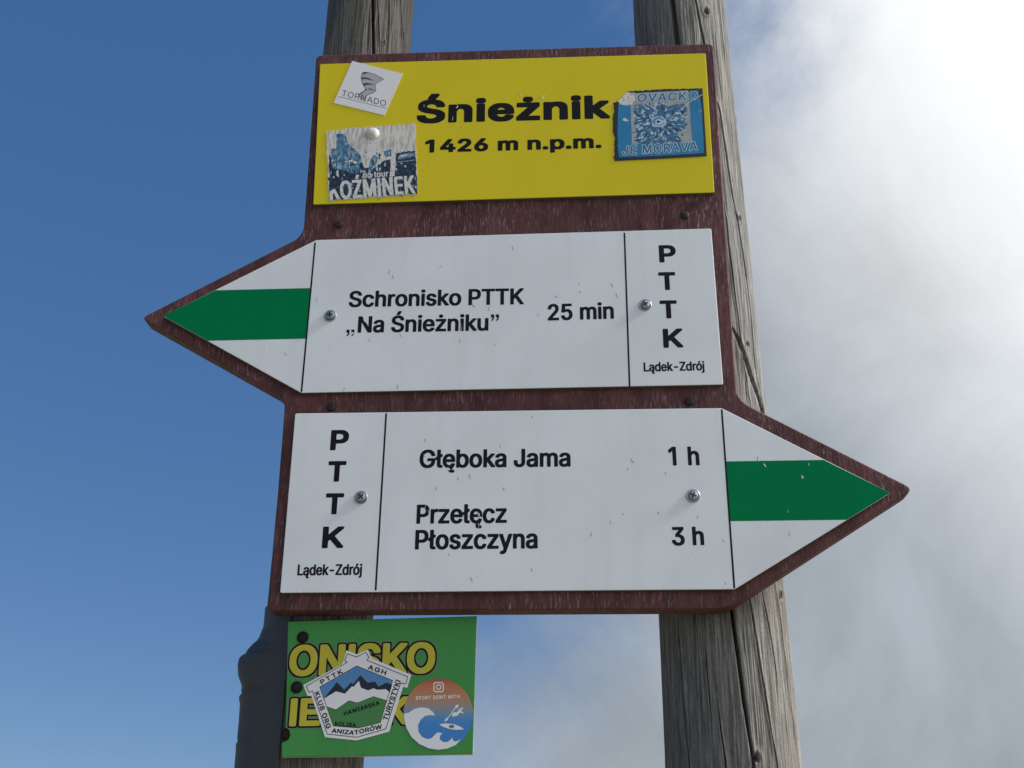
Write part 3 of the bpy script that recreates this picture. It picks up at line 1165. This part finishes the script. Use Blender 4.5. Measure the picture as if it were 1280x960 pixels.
def zmap(x0, y0, s):
    return lambda pts: [(x0 + a * s, y0 + b * s) for a, b in pts]


def jag(pts, amp, step, seed, closed=True):
    """ragged version of a pixel outline"""
    rg = random.Random(seed)
    out = []
    for i in range(len(pts) if closed else len(pts) - 1):
        a, b = Vector(pts[i]), Vector(pts[(i + 1) % len(pts)])
        n = max(1, int((b - a).length / step))
        d = (b - a).normalized()
        q = Vector((-d.y, d.x))
        for k in range(n):
            p = a + (b - a) * (k / n) + q * rg.uniform(-amp, amp)
            out.append((p.x, p.y))
    return out


YS = Y_PLATE - 0.0005
PAPER_GREY = mat('print_grey', (0.42, 0.42, 0.45), 0.5)
PRINT_DARK = mat('print_dark_grey', (0.05, 0.05, 0.06), 0.5)

# whirlwind sticker
Zt = zmap(400, 70, 0.09375)
t_root, t_loc = sticker('whirlwind_sticker', 'tilted white sticker with a grey twister and the thin word TORNADO', Zt([(430, 65), (1105, 235), (860, 790), (180, 625)]), YS, M_PAPER)
P = lambda pts, y=YS: [xz(*p, y) for p in pts]
fun = Zt([(565, 225), (600, 214), (670, 226), (745, 250), (800, 280), (848, 312), (800, 335), (750, 368), (735, 400), (738, 440), (748, 465), (700, 498), (645, 515), (610, 540), (575, 592), (540, 560), (515, 520), (540, 492), (580, 470), (608, 440), (590, 405), (568, 370), (556, 330), (550, 285)])
s = Sheet()
s.poly(P(fun), YS - 0.000036)
s.build('twister_drawing', PAPER_GREY, t_root, t_loc)
s = Sheet()
s.line(P(fun), 0.75 * PX, YS - 0.000066, closed=True)
for st in ([(552, 285), (600, 282), (660, 300), (725, 332), (660, 318), (600, 306), (556, 312)], [(570, 370), (620, 358), (690, 370), (735, 380), (680, 382), (620, 385), (590, 402)], [(640, 432), (690, 440), (735, 462), (690, 455), (645, 446)], [(520, 520), (560, 482), (612, 440), (640, 440), (590, 470), (550, 505)], [(565, 225), (600, 214), (670, 226), (620, 232), (575, 245)]):
    s.poly(P(Zt(st)), YS - 0.000075)
s.line(P(Zt([(245, 540), (890, 700)])), 0.7 * PX, YS - 0.000060)
s.build('twister_lines', PRINT_DARK, t_root, t_loc)
V, Fc = text('TORNADO', *Zt([(285, 528), (872, 672)]), Zt([(303, 452)])[0], YS - 0.000045, (0.0, 0.0), 1.05)
link('lettering', V.tolist(), Fc.tolist(), PRINT_DARK, t_root, t_loc)

# bleached town sticker
Zk = zmap(395, 140, 0.125)


def bleached():
    m = bpy.data.materials.new('bleached_print')
    m.use_nodes = True
    nt = m.node_tree
    b = nt.nodes['Principled BSDF']
    tc = nt.nodes.new('ShaderNodeTexCoord')
    mp = nt.nodes.new('ShaderNodeMapping')
    mp.inputs['Scale'].default_value = (330, 330, 60)
    nt.links.new(tc.outputs['Object'], mp.inputs[0])
    n = nt.nodes.new('ShaderNodeTexNoise')
    n.inputs['Scale'].default_value = 1.0
    n.inputs['Detail'].default_value = 5
    nt.links.new(mp.outputs[0], n.inputs['Vector'])
    r = nt.nodes.new('ShaderNodeValToRGB')
    e = r.color_ramp.elements
    e[0].position, e[0].color = 0.36, (0.40, 0.39, 0.34, 1)
    e[1].position, e[1].color = 0.56, (0.66, 0.65, 0.62, 1)
    nt.links.new(n.outputs['Fac'], r.inputs[0])
    nt.links.new(r.outputs[0], b.inputs['Base Color'])
    b.inputs['Roughness'].default_value = 0.7
    return m


def mottled(name, stops, scale):
    m = bpy.data.materials.new(name)
    m.use_nodes = True
    nt = m.node_tree
    b = nt.nodes['Principled BSDF']
    tc = nt.nodes.new('ShaderNodeTexCoord')
    mp = nt.nodes.new('ShaderNodeMapping')
    mp.inputs['Scale'].default_value = scale
    nt.links.new(tc.outputs['Object'], mp.inputs[0])
    n = nt.nodes.new('ShaderNodeTexNoise')
    n.inputs['Scale'].default_value = 1.0
    n.inputs['Detail'].default_value = 4
    nt.links.new(mp.outputs[0], n.inputs['Vector'])
    r = nt.nodes.new('ShaderNodeValToRGB')
    cr = r.color_ramp
    while len(cr.elements) < len(stops):
        cr.elements.new(0.5)
    for e, (p, c) in zip(cr.elements, stops):
        e.position = p
        e.color = (*c, 1)
    nt.links.new(n.outputs['Fac'], r.inputs[0])
    nt.links.new(r.outputs[0], b.inputs['Base Color'])
    b.inputs['Roughness'].default_value = 0.55
    return m


M_BLEACH = bleached()
M_NAVY = mottled('navy_print', [(0.3, (0.004, 0.007, 0.02)), (0.55, (0.010, 0.028, 0.065)), (0.72, (0.06, 0.14, 0.21))], (260, 260, 200))
M_TEAL = mottled('teal_print', [(0.3, (0.03, 0.09, 0.18)), (0.5, (0.07, 0.19, 0.32)), (0.66, (0.26, 0.42, 0.50))], (280, 280, 160))
M_WORN = mottled('worn_white_print', [(0.3, (0.35, 0.35, 0.34)), (0.5, (0.66, 0.66, 0.64))], (420, 420, 300))
k_root, k_loc = sticker('town_sticker', 'peeling blue and white sticker with a skyline and the worn words on tour KOŹMINEK',
                        jag(Zk([(105, 200), (300, 165), (640, 140), (995, 115), (1000, 400), (1022, 820), (560, 852), (130, 888), (118, 600), (105, 380)]), 0.7, 2.5, 4), YS, M_BLEACH)
s = Sheet()
s.poly(P(jag(Zk([(128, 400), (160, 470), (330, 520), (455, 500), (490, 560), (560, 560), (640, 520), (690, 480), (745, 470), (750, 640), (790, 640), (800, 420), (860, 400), (990, 385), (1005, 600), (1015, 815), (560, 845), (165, 880), (135, 700)]), 0.7, 2.5, 5)), YS - 0.000036)
s.build('dark_skyline', M_NAVY, k_root, k_loc)
s = Sheet()
for q in ([(205, 215), (305, 228), (312, 300), (335, 330), (400, 385), (450, 430), (455, 510), (345, 545), (330, 600), (160, 560), (150, 370), (205, 360)],
          [(540, 480), (580, 425), (615, 450), (610, 500), (560, 600), (520, 590)], [(675, 390), (770, 372), (765, 440), (690, 455)], [(820, 430), (990, 400), (995, 440), (820, 480)], [(340, 520), (440, 530), (430, 610), (345, 620)]):
    s.poly(P(jag(Zk(q), 0.6, 2.0, 6)), YS - 0.000060)
s.build('blue_towers', M_TEAL, k_root, k_loc)
s = Sheet()
for q in ([(520, 160), (640, 150), (620, 420), (575, 430), (540, 480), (505, 470)], [(755, 380), (800, 330), (790, 560), (770, 660), (735, 640), (750, 520)], [(330, 470), (420, 505), (395, 520), (335, 495)], [(205, 590), (225, 580), (225, 650), (205, 640)], [(600, 520), (615, 520), (618, 590), (602, 590)],
          [(820, 440), (900, 425), (940, 425), (870, 450)]):
    s.poly(P(jag(Zk(q), 0.5, 2.0, 8)), YS - 0.000084)
s.line(P(Zk([(300, 235), (455, 415)])), 0.8 * PX, YS - 0.000090)
s.line(P(Zk([(330, 350), (335, 560)])), 0.8 * PX, YS - 0.000090)
s.line(P(Zk([(820, 500), (995, 480)])), 0.6 * PX, YS - 0.000090)
s.build('worn_streaks', M_WORN, k_root, k_loc)
rf = random.Random(44)
fl_w, fl_d = Sheet(), Sheet()
for k in range(150):
    x, y = rf.uniform(120, 1005), rf.uniform(380, 860)
    a, b = rf.uniform(4, 16), rf.uniform(6, 26)
    q = [(x + a * math.cos(t * 1.05) * rf.uniform(0.5, 1.2), y + b * math.sin(t * 1.05) * rf.uniform(0.5, 1.2)) for t in range(6)]
    (fl_w if rf.random() < 0.6 else fl_d).poly(P(Zk(q)), YS - 0.000093 - 5e-8 * k)
fl_w.build('pale_flakes', mottled('pale_flake_print', [(0.35, (0.16, 0.28, 0.36)), (0.6, (0.50, 0.54, 0.56))], (500, 500, 500)), k_root, k_loc)['kind'] = 'stuff'
fl_d.build('dark_flakes', mat('dark_flake_print', (0.008, 0.012, 0.03), 0.6), k_root, k_loc)['kind'] = 'stuff'
V, Fc = text('KOŹMΙNEK', *Zk([(140, 880), (995, 812)]), Zk([(130, 700)])[0], YS - 0.000108, (1.2, 0.8), 1.06)
link('lettering', V.tolist(), Fc.tolist(), M_WORN, k_root, k_loc)
V, Fc = text('on tour', *Zk([(470, 663), (725, 645)]), Zk([(468, 600)])[0], YS - 0.000105, (0.4, 0.4), 1.05)
link('lettering', V.tolist(), Fc.tolist(), M_WORN, k_root, k_loc)
s = Sheet()
s.poly(P(jag(Zk([(128, 660), (245, 680), (250, 720), (200, 770), (132, 790)]), 0.6, 2.0, 18)), YS - 0.000150)
s.build('dark_smear', M_NAVY, k_root, k_loc)
c = bp(465.5, 167.5, YS)
v, f = lathe([(0.0085, 0.0003), (0.0075, 0.0010), (0.0066, 0.0026), (0.0050, 0.0036), (0.0025, 0.0041), (0.0003, 0.0042)], c, 22)
link('screw_bulge', v, f, M_BLEACH, k_root, k_loc, smooth=True)

# blue eagle sticker
Zm = zmap(760, 100, 0.1093)
M_JET = mat('black_sticker', (0.008, 0.011, 0.022), 0.4, var=0.3, vscale=200)
M_BLUE = mottled('blue_print', [(0.3, (0.001, 0.16, 0.36)), (0.7, (0.004, 0.21, 0.45))], (60, 60, 60))
M_MIDB = mottled('steel_blue_print', [(0.3, (0.012, 0.075, 0.155)), (0.6, (0.035, 0.16, 0.29))], (300, 300, 300))
M_PALEB = mottled('pale_blue_print', [(0.3, (0.24, 0.42, 0.56)), (0.6, (0.48, 0.62, 0.76))], (250, 250, 250))
M_DULL = mottled('dull_grey_print', [(0.3, (0.26, 0.29, 0.30)), (0.6, (0.36, 0.37, 0.36))], (120, 120, 120))
m_root, m_loc = sticker('eagle_sticker', 'black-edged blue sticker with a chequered spread eagle and the words JE MORAVA',
                        jag(Zm([(118, 245), (238, 128), (660, 105), (1080, 92)]), 0.55, 2.0, 1, False) + Zm([(1080, 92), (1105, 480), (1130, 870), (600, 900)]) + jag(Zm([(70, 925), (75, 700), (55, 500), (70, 320), (48, 245)]), 0.9, 1.8, 2, False), YS, M_JET)
s = Sheet()
s.poly(P(Zm([(118, 285), (260, 285), (282, 740), (600, 800), (1065, 770), (1030, 290), (920, 300), (925, 130), (1030, 112), (1070, 290), (1098, 835), (600, 865), (128, 885), (108, 600)])), YS - 0.000036)
s.poly(P(Zm([(108, 730), (300, 715), (1080, 690), (1096, 832), (600, 862), (125, 882)])), YS - 0.000039)
s.poly(P(Zm([(922, 290), (1062, 270), (1096, 720), (960, 730)])), YS - 0.00005)
s.build('blue_field', M_BLUE, m_root, m_loc)
s = Sheet()
s.poly(P(jag(Zm([(120, 250), (235, 140), (330, 150), (920, 118), (932, 300), (965, 720), (275, 735), (258, 288), (130, 282)]), 0.35, 2.5, 3)), YS - 0.000060)
s.build('grey_panel', M_DULL, m_root, m_loc)
s = Sheet()
s.poly(P(jag(Zm([(118, 245), (215, 140), (300, 165), (310, 235), (250, 290), (150, 285)]), 0.6, 2.0, 31)), YS - 0.000135)
s.line(P(Zm([(1080, 168), (960, 235), (850, 320), (700, 462)])), 0.9 * PX, YS - 0.000186)
s.poly(P(Zm([(165, 455), (185, 430), (235, 462), (232, 475), (205, 470), (180, 470)])), YS - 0.000090)
s.line(P(Zm([(1040, 352), (1072, 358)])), 0.6 * PX, YS - 0.000090)
s.build('torn_paper', M_WORN, m_root, m_loc)['kind'] = 'stuff'
# chequered eagle: feather tiles laid along wings, tail, head and legs
eag_d, eag_p, eag_l, eag_k = Sheet(), Sheet(), Sheet(), Sheet()
rg = random.Random(12)


def in_eagle(x, y):
    w1 = ((x - 430) / 150) ** 2 + ((y - 430) / 175) ** 2 < 1
    w2 = ((x - 780) / 135) ** 2 + ((y - 430) / 160) ** 2 < 1
    bd = ((x - 590) / 110) ** 2 + ((y - 500) / 215) ** 2 < 1
    tl = ((x - 560) / 290) ** 2 + ((y - 630) / 105) ** 2 < 1
    hd = ((x - 590) / 80) ** 2 + ((y - 310) / 70) ** 2 < 1
    return w1 or w2 or bd or tl or hd


wings = [[(300, 290), (420, 270), (520, 330), (590, 270), (680, 300), (720, 290), (860, 265), (905, 330), (890, 420), (880, 560), (790, 600), (850, 740), (700, 700), (620, 740), (520, 720), (420, 745), (290, 690), (330, 610), (300, 520), (310, 430)]]
for wpoly in wings:
    eag_d.poly(P(jag(Zm(wpoly), 0.9, 2.2, 9)), YS - 0.000081)
for k in range(300):
    xx, yy = rg.uniform(285, 905), rg.uniform(262, 742)
    if not in_eagle(xx, yy):
        continue
    an = math.atan2(yy - 480, xx - 590) + rg.uniform(-0.6, 0.6)
    if yy > 560:
        an = math.pi / 2 + (590 - xx) * 0.004 + rg.uniform(-0.7, 0.7)
    ln, wd = rg.uniform(16, 36), rg.uniform(5, 12)
    cx, cy = math.cos(an), math.sin(an)
    q = [(xx + cx * a * ln - cy * b * wd, yy + cy * a * ln + cx * b * wd) for a, b in ((-1, 0), (-0.3, 0.9), (0.4, 0.8), (1, 0.1), (0.4, -0.7), (-0.3, -0.9))]
    pick = rg.random()
    sh = eag_p if pick < 0.42 else (eag_l if pick < 0.72 else eag_k)
    sh.poly(P(Zm(q)), YS - 0.000090 - 8e-8 * k)
for k, (rx, ry, ox, oy, sh) in enumerate(((88, 70, 0, 0, eag_p), (70, 52, -4, -6, eag_l), (52, 36, 6, 2, eag_p), (22, 16, -6, 0, eag_k))):      # breast of the bird
    q = [(580 + ox + rx * rg.uniform(0.82, 1.1) * math.cos(a * math.pi / 9), 478 + oy + ry * rg.uniform(0.8, 1.1) * math.sin(a * math.pi / 9)) for a in range(18)]
    sh.poly(P(Zm(q)), YS - 0.000126 - 0.000003 * k)
eag_d.build('eagle_emblem', M_MIDB, m_root, m_loc)
eag_p.build('pale_feathers', M_PALEB, m_root, m_loc)['kind'] = 'stuff'
eag_k.build('navy_feathers', mat('deep_navy_print', (0.012, 0.03, 0.075), 0.5), m_root, m_loc)['kind'] = 'stuff'
eag_l.build('blue_feathers', mottled('violet_blue_print', [(0.3, (0.05, 0.13, 0.30)), (0.6, (0.16, 0.27, 0.46))], (300, 300, 300)), m_root, m_loc)['kind'] = 'stuff'
for body, a, b, t in (('OVACKO', (335, 250), (1018, 222), (342, 160)), ('JE MORAVA', (165, 858), (1022, 803), (168, 758))):
    p0, p1 = Zm([a, b])
    V, Fc = text(body, p0, p1, Zm([t])[0], YS - 0.000144, (0.45, 0.35), 1.12, 0.95)
    link('letter_halo', V.tolist(), Fc.tolist(), M_PALEB, m_root, m_loc)
    V, Fc = text(body, p0, p1, Zm([t])[0], YS - 0.000165, (0.45, 0.35), 1.12)
    link('lettering', V.tolist(), Fc.tolist(), M_MIDB, m_root, m_loc)

# tourist club shield
YG = Y_G - 0.00044
Zs = zmap(375, 805, 0.1302)
PG = lambda pts: [xz(*p, YG) for p in pts]
c_root, c_loc = sticker('club_shield_sticker', 'white five-sided mountain club sticker with blue sky, snowy peaks and PTTK AGH lettering',
                        Zs([(445, 60), (545, 98), (652, 53), (692, 138), (1068, 295), (1030, 420), (990, 412), (856, 842), (545, 926), (240, 894), (108, 497), (72, 498), (30, 395), (400, 195), (420, 160)]), YG, M_PAPER, 0.0001)
M_SKYB = mat('sky_blue_print', (0.085, 0.24, 0.50), 0.4)
M_NIGHT = mat('dark_navy_print', (0.012, 0.016, 0.032), 0.4)
M_MEADOW = mat('meadow_green_print', (0.060, 0.215, 0.060), 0.4)
for nm, q, dy, mm in (('blue_sky_print', [(190, 412), (545, 210), (890, 350), (835, 545), (705, 600), (345, 640), (255, 605)], 0.0001, M_SKYB),
                      ('dark_ridge', [(232, 520), (355, 365), (425, 440), (490, 370), (510, 385), (580, 300), (650, 372), (722, 360), (752, 410), (832, 368), (884, 392), (858, 480), (550, 520), (345, 560)], 0.00018, M_NIGHT),
                      ('snow_field', [(234, 523), (345, 455), (432, 477), (500, 405), (515, 412), (565, 352), (585, 420), (655, 446), (705, 425), (740, 440), (825, 434), (862, 465), (836, 547), (705, 620), (345, 660), (256, 602)], 0.00026, M_PAPER),
                      ('green_meadow', [(256, 602), (345, 632), (470, 545), (550, 566), (705, 505), (836, 545), (772, 755), (560, 806), (320, 786)], 0.00034, M_MEADOW)):
    s = Sheet()
    s.poly(PG(Zs(q)), YG - 0.3 * dy)
    s.build(nm, mm, c_root, c_loc)
s = Sheet()
s.line(PG(Zs([(455, 95), (545, 125), (630, 80), (665, 130), (640, 155), (1035, 315), (1015, 385), (965, 375), (825, 815), (545, 895), (262, 865), (120, 450), (85, 465), (60, 405), (455, 175), (430, 165)])), 0.75 * PX, YG - 0.000120, closed=True)
s.line(PG(Zs([(190, 412), (545, 210), (890, 350), (772, 755), (560, 806), (320, 786)])), 0.6 * PX, YG - 0.000120, closed=True)
s.line(PG(Zs([(256, 602), (345, 632), (470, 545), (550, 566), (705, 505), (836, 545)])), 0.6 * PX, YG - 0.000120)
s.build('border_line', M_BLACK, c_root, c_loc)
for body, a, b, t, sp in (('PTTK', (208, 388), (416, 277), (187, 350), 1.25), ('AGH', (650, 240), (820, 300), (664, 196), 1.2), ('KLUB ORG', (137, 470), (256, 818), (182, 450), 1.1),
                          ('TURYSTYKΙ', (840, 738), (967, 355), (793, 722), 1.05), ('ANΙZA', (300, 850), (516, 874), (308, 808), 1.02), ('TORÓW', (524, 874), (790, 812), (520, 830), 1.05),
                          ('HAWIARSKA', (425, 690), (768, 582), (416, 650), 1.1), ('KOLIBA', (330, 785), (535, 800), (338, 745), 1.1)):
    V, Fc = text(body, *Zs([a, b]), Zs([t])[0], YG - 0.000135, (0.28, 0.28), sp)
    link('lettering', V.tolist(), Fc.tolist(), M_BLACK, c_root, c_loc)

# round kayak sticker
Zr = zmap(500, 840, 0.1094)
YR = Y_G - 0.00042
PR = lambda pts: [xz(*p, YR) for p in pts]
circ = [(438 + 398 * math.cos(a * math.pi / 32), 482 + 408 * math.sin(a * math.pi / 32)) for a in range(64)]


def sunset():
    m = bpy.data.materials.new('sunset_print')
    m.use_nodes = True
    nt = m.node_tree
    b = nt.nodes['Principled BSDF']
    tc = nt.nodes.new('ShaderNodeTexCoord')
    sp = nt.nodes.new('ShaderNodeSeparateXYZ')
    nt.links.new(tc.outputs['Object'], sp.inputs[0])
    mr = nt.nodes.new('ShaderNodeMapRange')
    nt.links.new(sp.outputs['Z'], mr.inputs[0])
    mr.inputs[1].default_value = 0.0
    mr.inputs[2].default_value = 0.073
    r = nt.nodes.new('ShaderNodeValToRGB')
    cr = r.color_ramp
    stops = [(0.0, (0.046, 0.195, 0.546)), (0.34, (0.052, 0.234, 0.572)), (0.44, (0.130, 0.273, 0.442)), (0.53, (0.286, 0.260, 0.273)), (0.64, (0.429, 0.234, 0.117)), (0.80, (0.494, 0.169, 0.065)), (0.89, (0.429, 0.078, 0.078)), (0.97, (0.351, 0.046, 0.104))]
    while len(cr.elements) < len(stops):
        cr.elements.new(0.5)
    for e, (p, c) in zip(cr.elements, stops):
        e.position = p
        e.color = (*c, 1)
    nt.links.new(mr.outputs[0], r.inputs[0])
    nt.links.new(r.outputs[0], b.inputs['Base Color'])
    b.inputs['Roughness'].default_value = 0.35
    return m


r_root, r_loc = sticker('kayak_sticker', 'round sticker with a white wave and kayak under a red to blue sunset', Zr(circ), YR, sunset(), 0.0001)
s = Sheet()
s.poly(PR(Zr([(45, 475), (100, 465), (160, 425), (240, 402), (320, 415), (375, 455), (400, 500), (350, 490), (290, 500), (235, 545), (205, 610), (210, 680), (250, 740), (310, 768), (360, 758), (400, 715), (430, 690), (485, 700), (455, 730), (455, 770), (490, 800), (545, 800), (580, 770), (600, 750), (605, 785), (640, 795), (700, 765), (640, 832), (540, 876), (438, 888), (330, 872), (220, 822), (130, 740), (75, 640), (48, 540)])), YR - 0.000045)
s.build('white_wave', M_PAPER, r_root, r_loc)
s = Sheet()
s.poly(PR(Zr([(450, 598), (520, 586), (620, 596), (700, 630), (732, 655), (650, 662), (560, 650), (490, 625)])), YR - 0.000045)
s.line(PR(Zr([(525, 555), (650, 385)])), 1.0 * PX, YR - 0.000045)
s.poly(PR(Zr([(510, 565), (515, 540), (545, 515), (550, 540), (530, 562)])), YR - 0.000054)
s.poly(PR(Zr([(625, 410), (640, 380), (665, 368), (668, 395), (645, 418)])), YR - 0.000054)
s.poly(PR(Zr([(590, 480), (625, 455), (650, 462), (680, 420), (720, 403), (718, 425), (690, 440), (727, 462), (722, 475), (690, 462), (650, 500), (600, 512)])), YR - 0.000060)
s.build('white_kayak', M_PAPER, r_root, r_loc)
s = Sheet()
s.poly(PR(Zr([(590 + 32 * math.cos(a * math.pi / 8), 622 + 20 * math.sin(a * math.pi / 8)) for a in range(16)])), YR - 0.000090)
s.build('cockpit', mat('print_slate', (0.10, 0.16, 0.22), 0.4), r_root, r_loc)
s = Sheet()
sq = []
for cx, cy, a0 in ((470, 145, -90), (470, 200, 0), (412, 200, 90), (412, 145, 180)):
    for k in range(5):
        a = math.radians(a0 + k * 22.5)
        sq.append((cx + 25 * math.cos(a), cy + 25 * math.sin(a)))
s.line(PR(Zr(sq)), 1.2 * PX, YR - 0.000045, closed=True)
s.line(PR(Zr([(441 + 26 * math.cos(a * math.pi / 9), 172 + 26 * math.sin(a * math.pi / 9)) for a in range(18)])), 1.1 * PX, YR - 0.000045, closed=True)
s.poly(PR(Zr([(468 + 5 * math.cos(a), 146 + 5 * math.sin(a)) for a in range(6)])), YR - 0.000060)
s.build('camera_icon', M_PAPER, r_root, r_loc)
V, Fc = text('SPORT DEMT MΙTH', *Zr([(178, 318), (680, 298)]), Zr([(180, 278)])[0], YR - 0.000060, (0.15, 0.15), 1.15)
link('lettering', V.tolist(), Fc.tolist(), M_PAPER, r_root, r_loc)
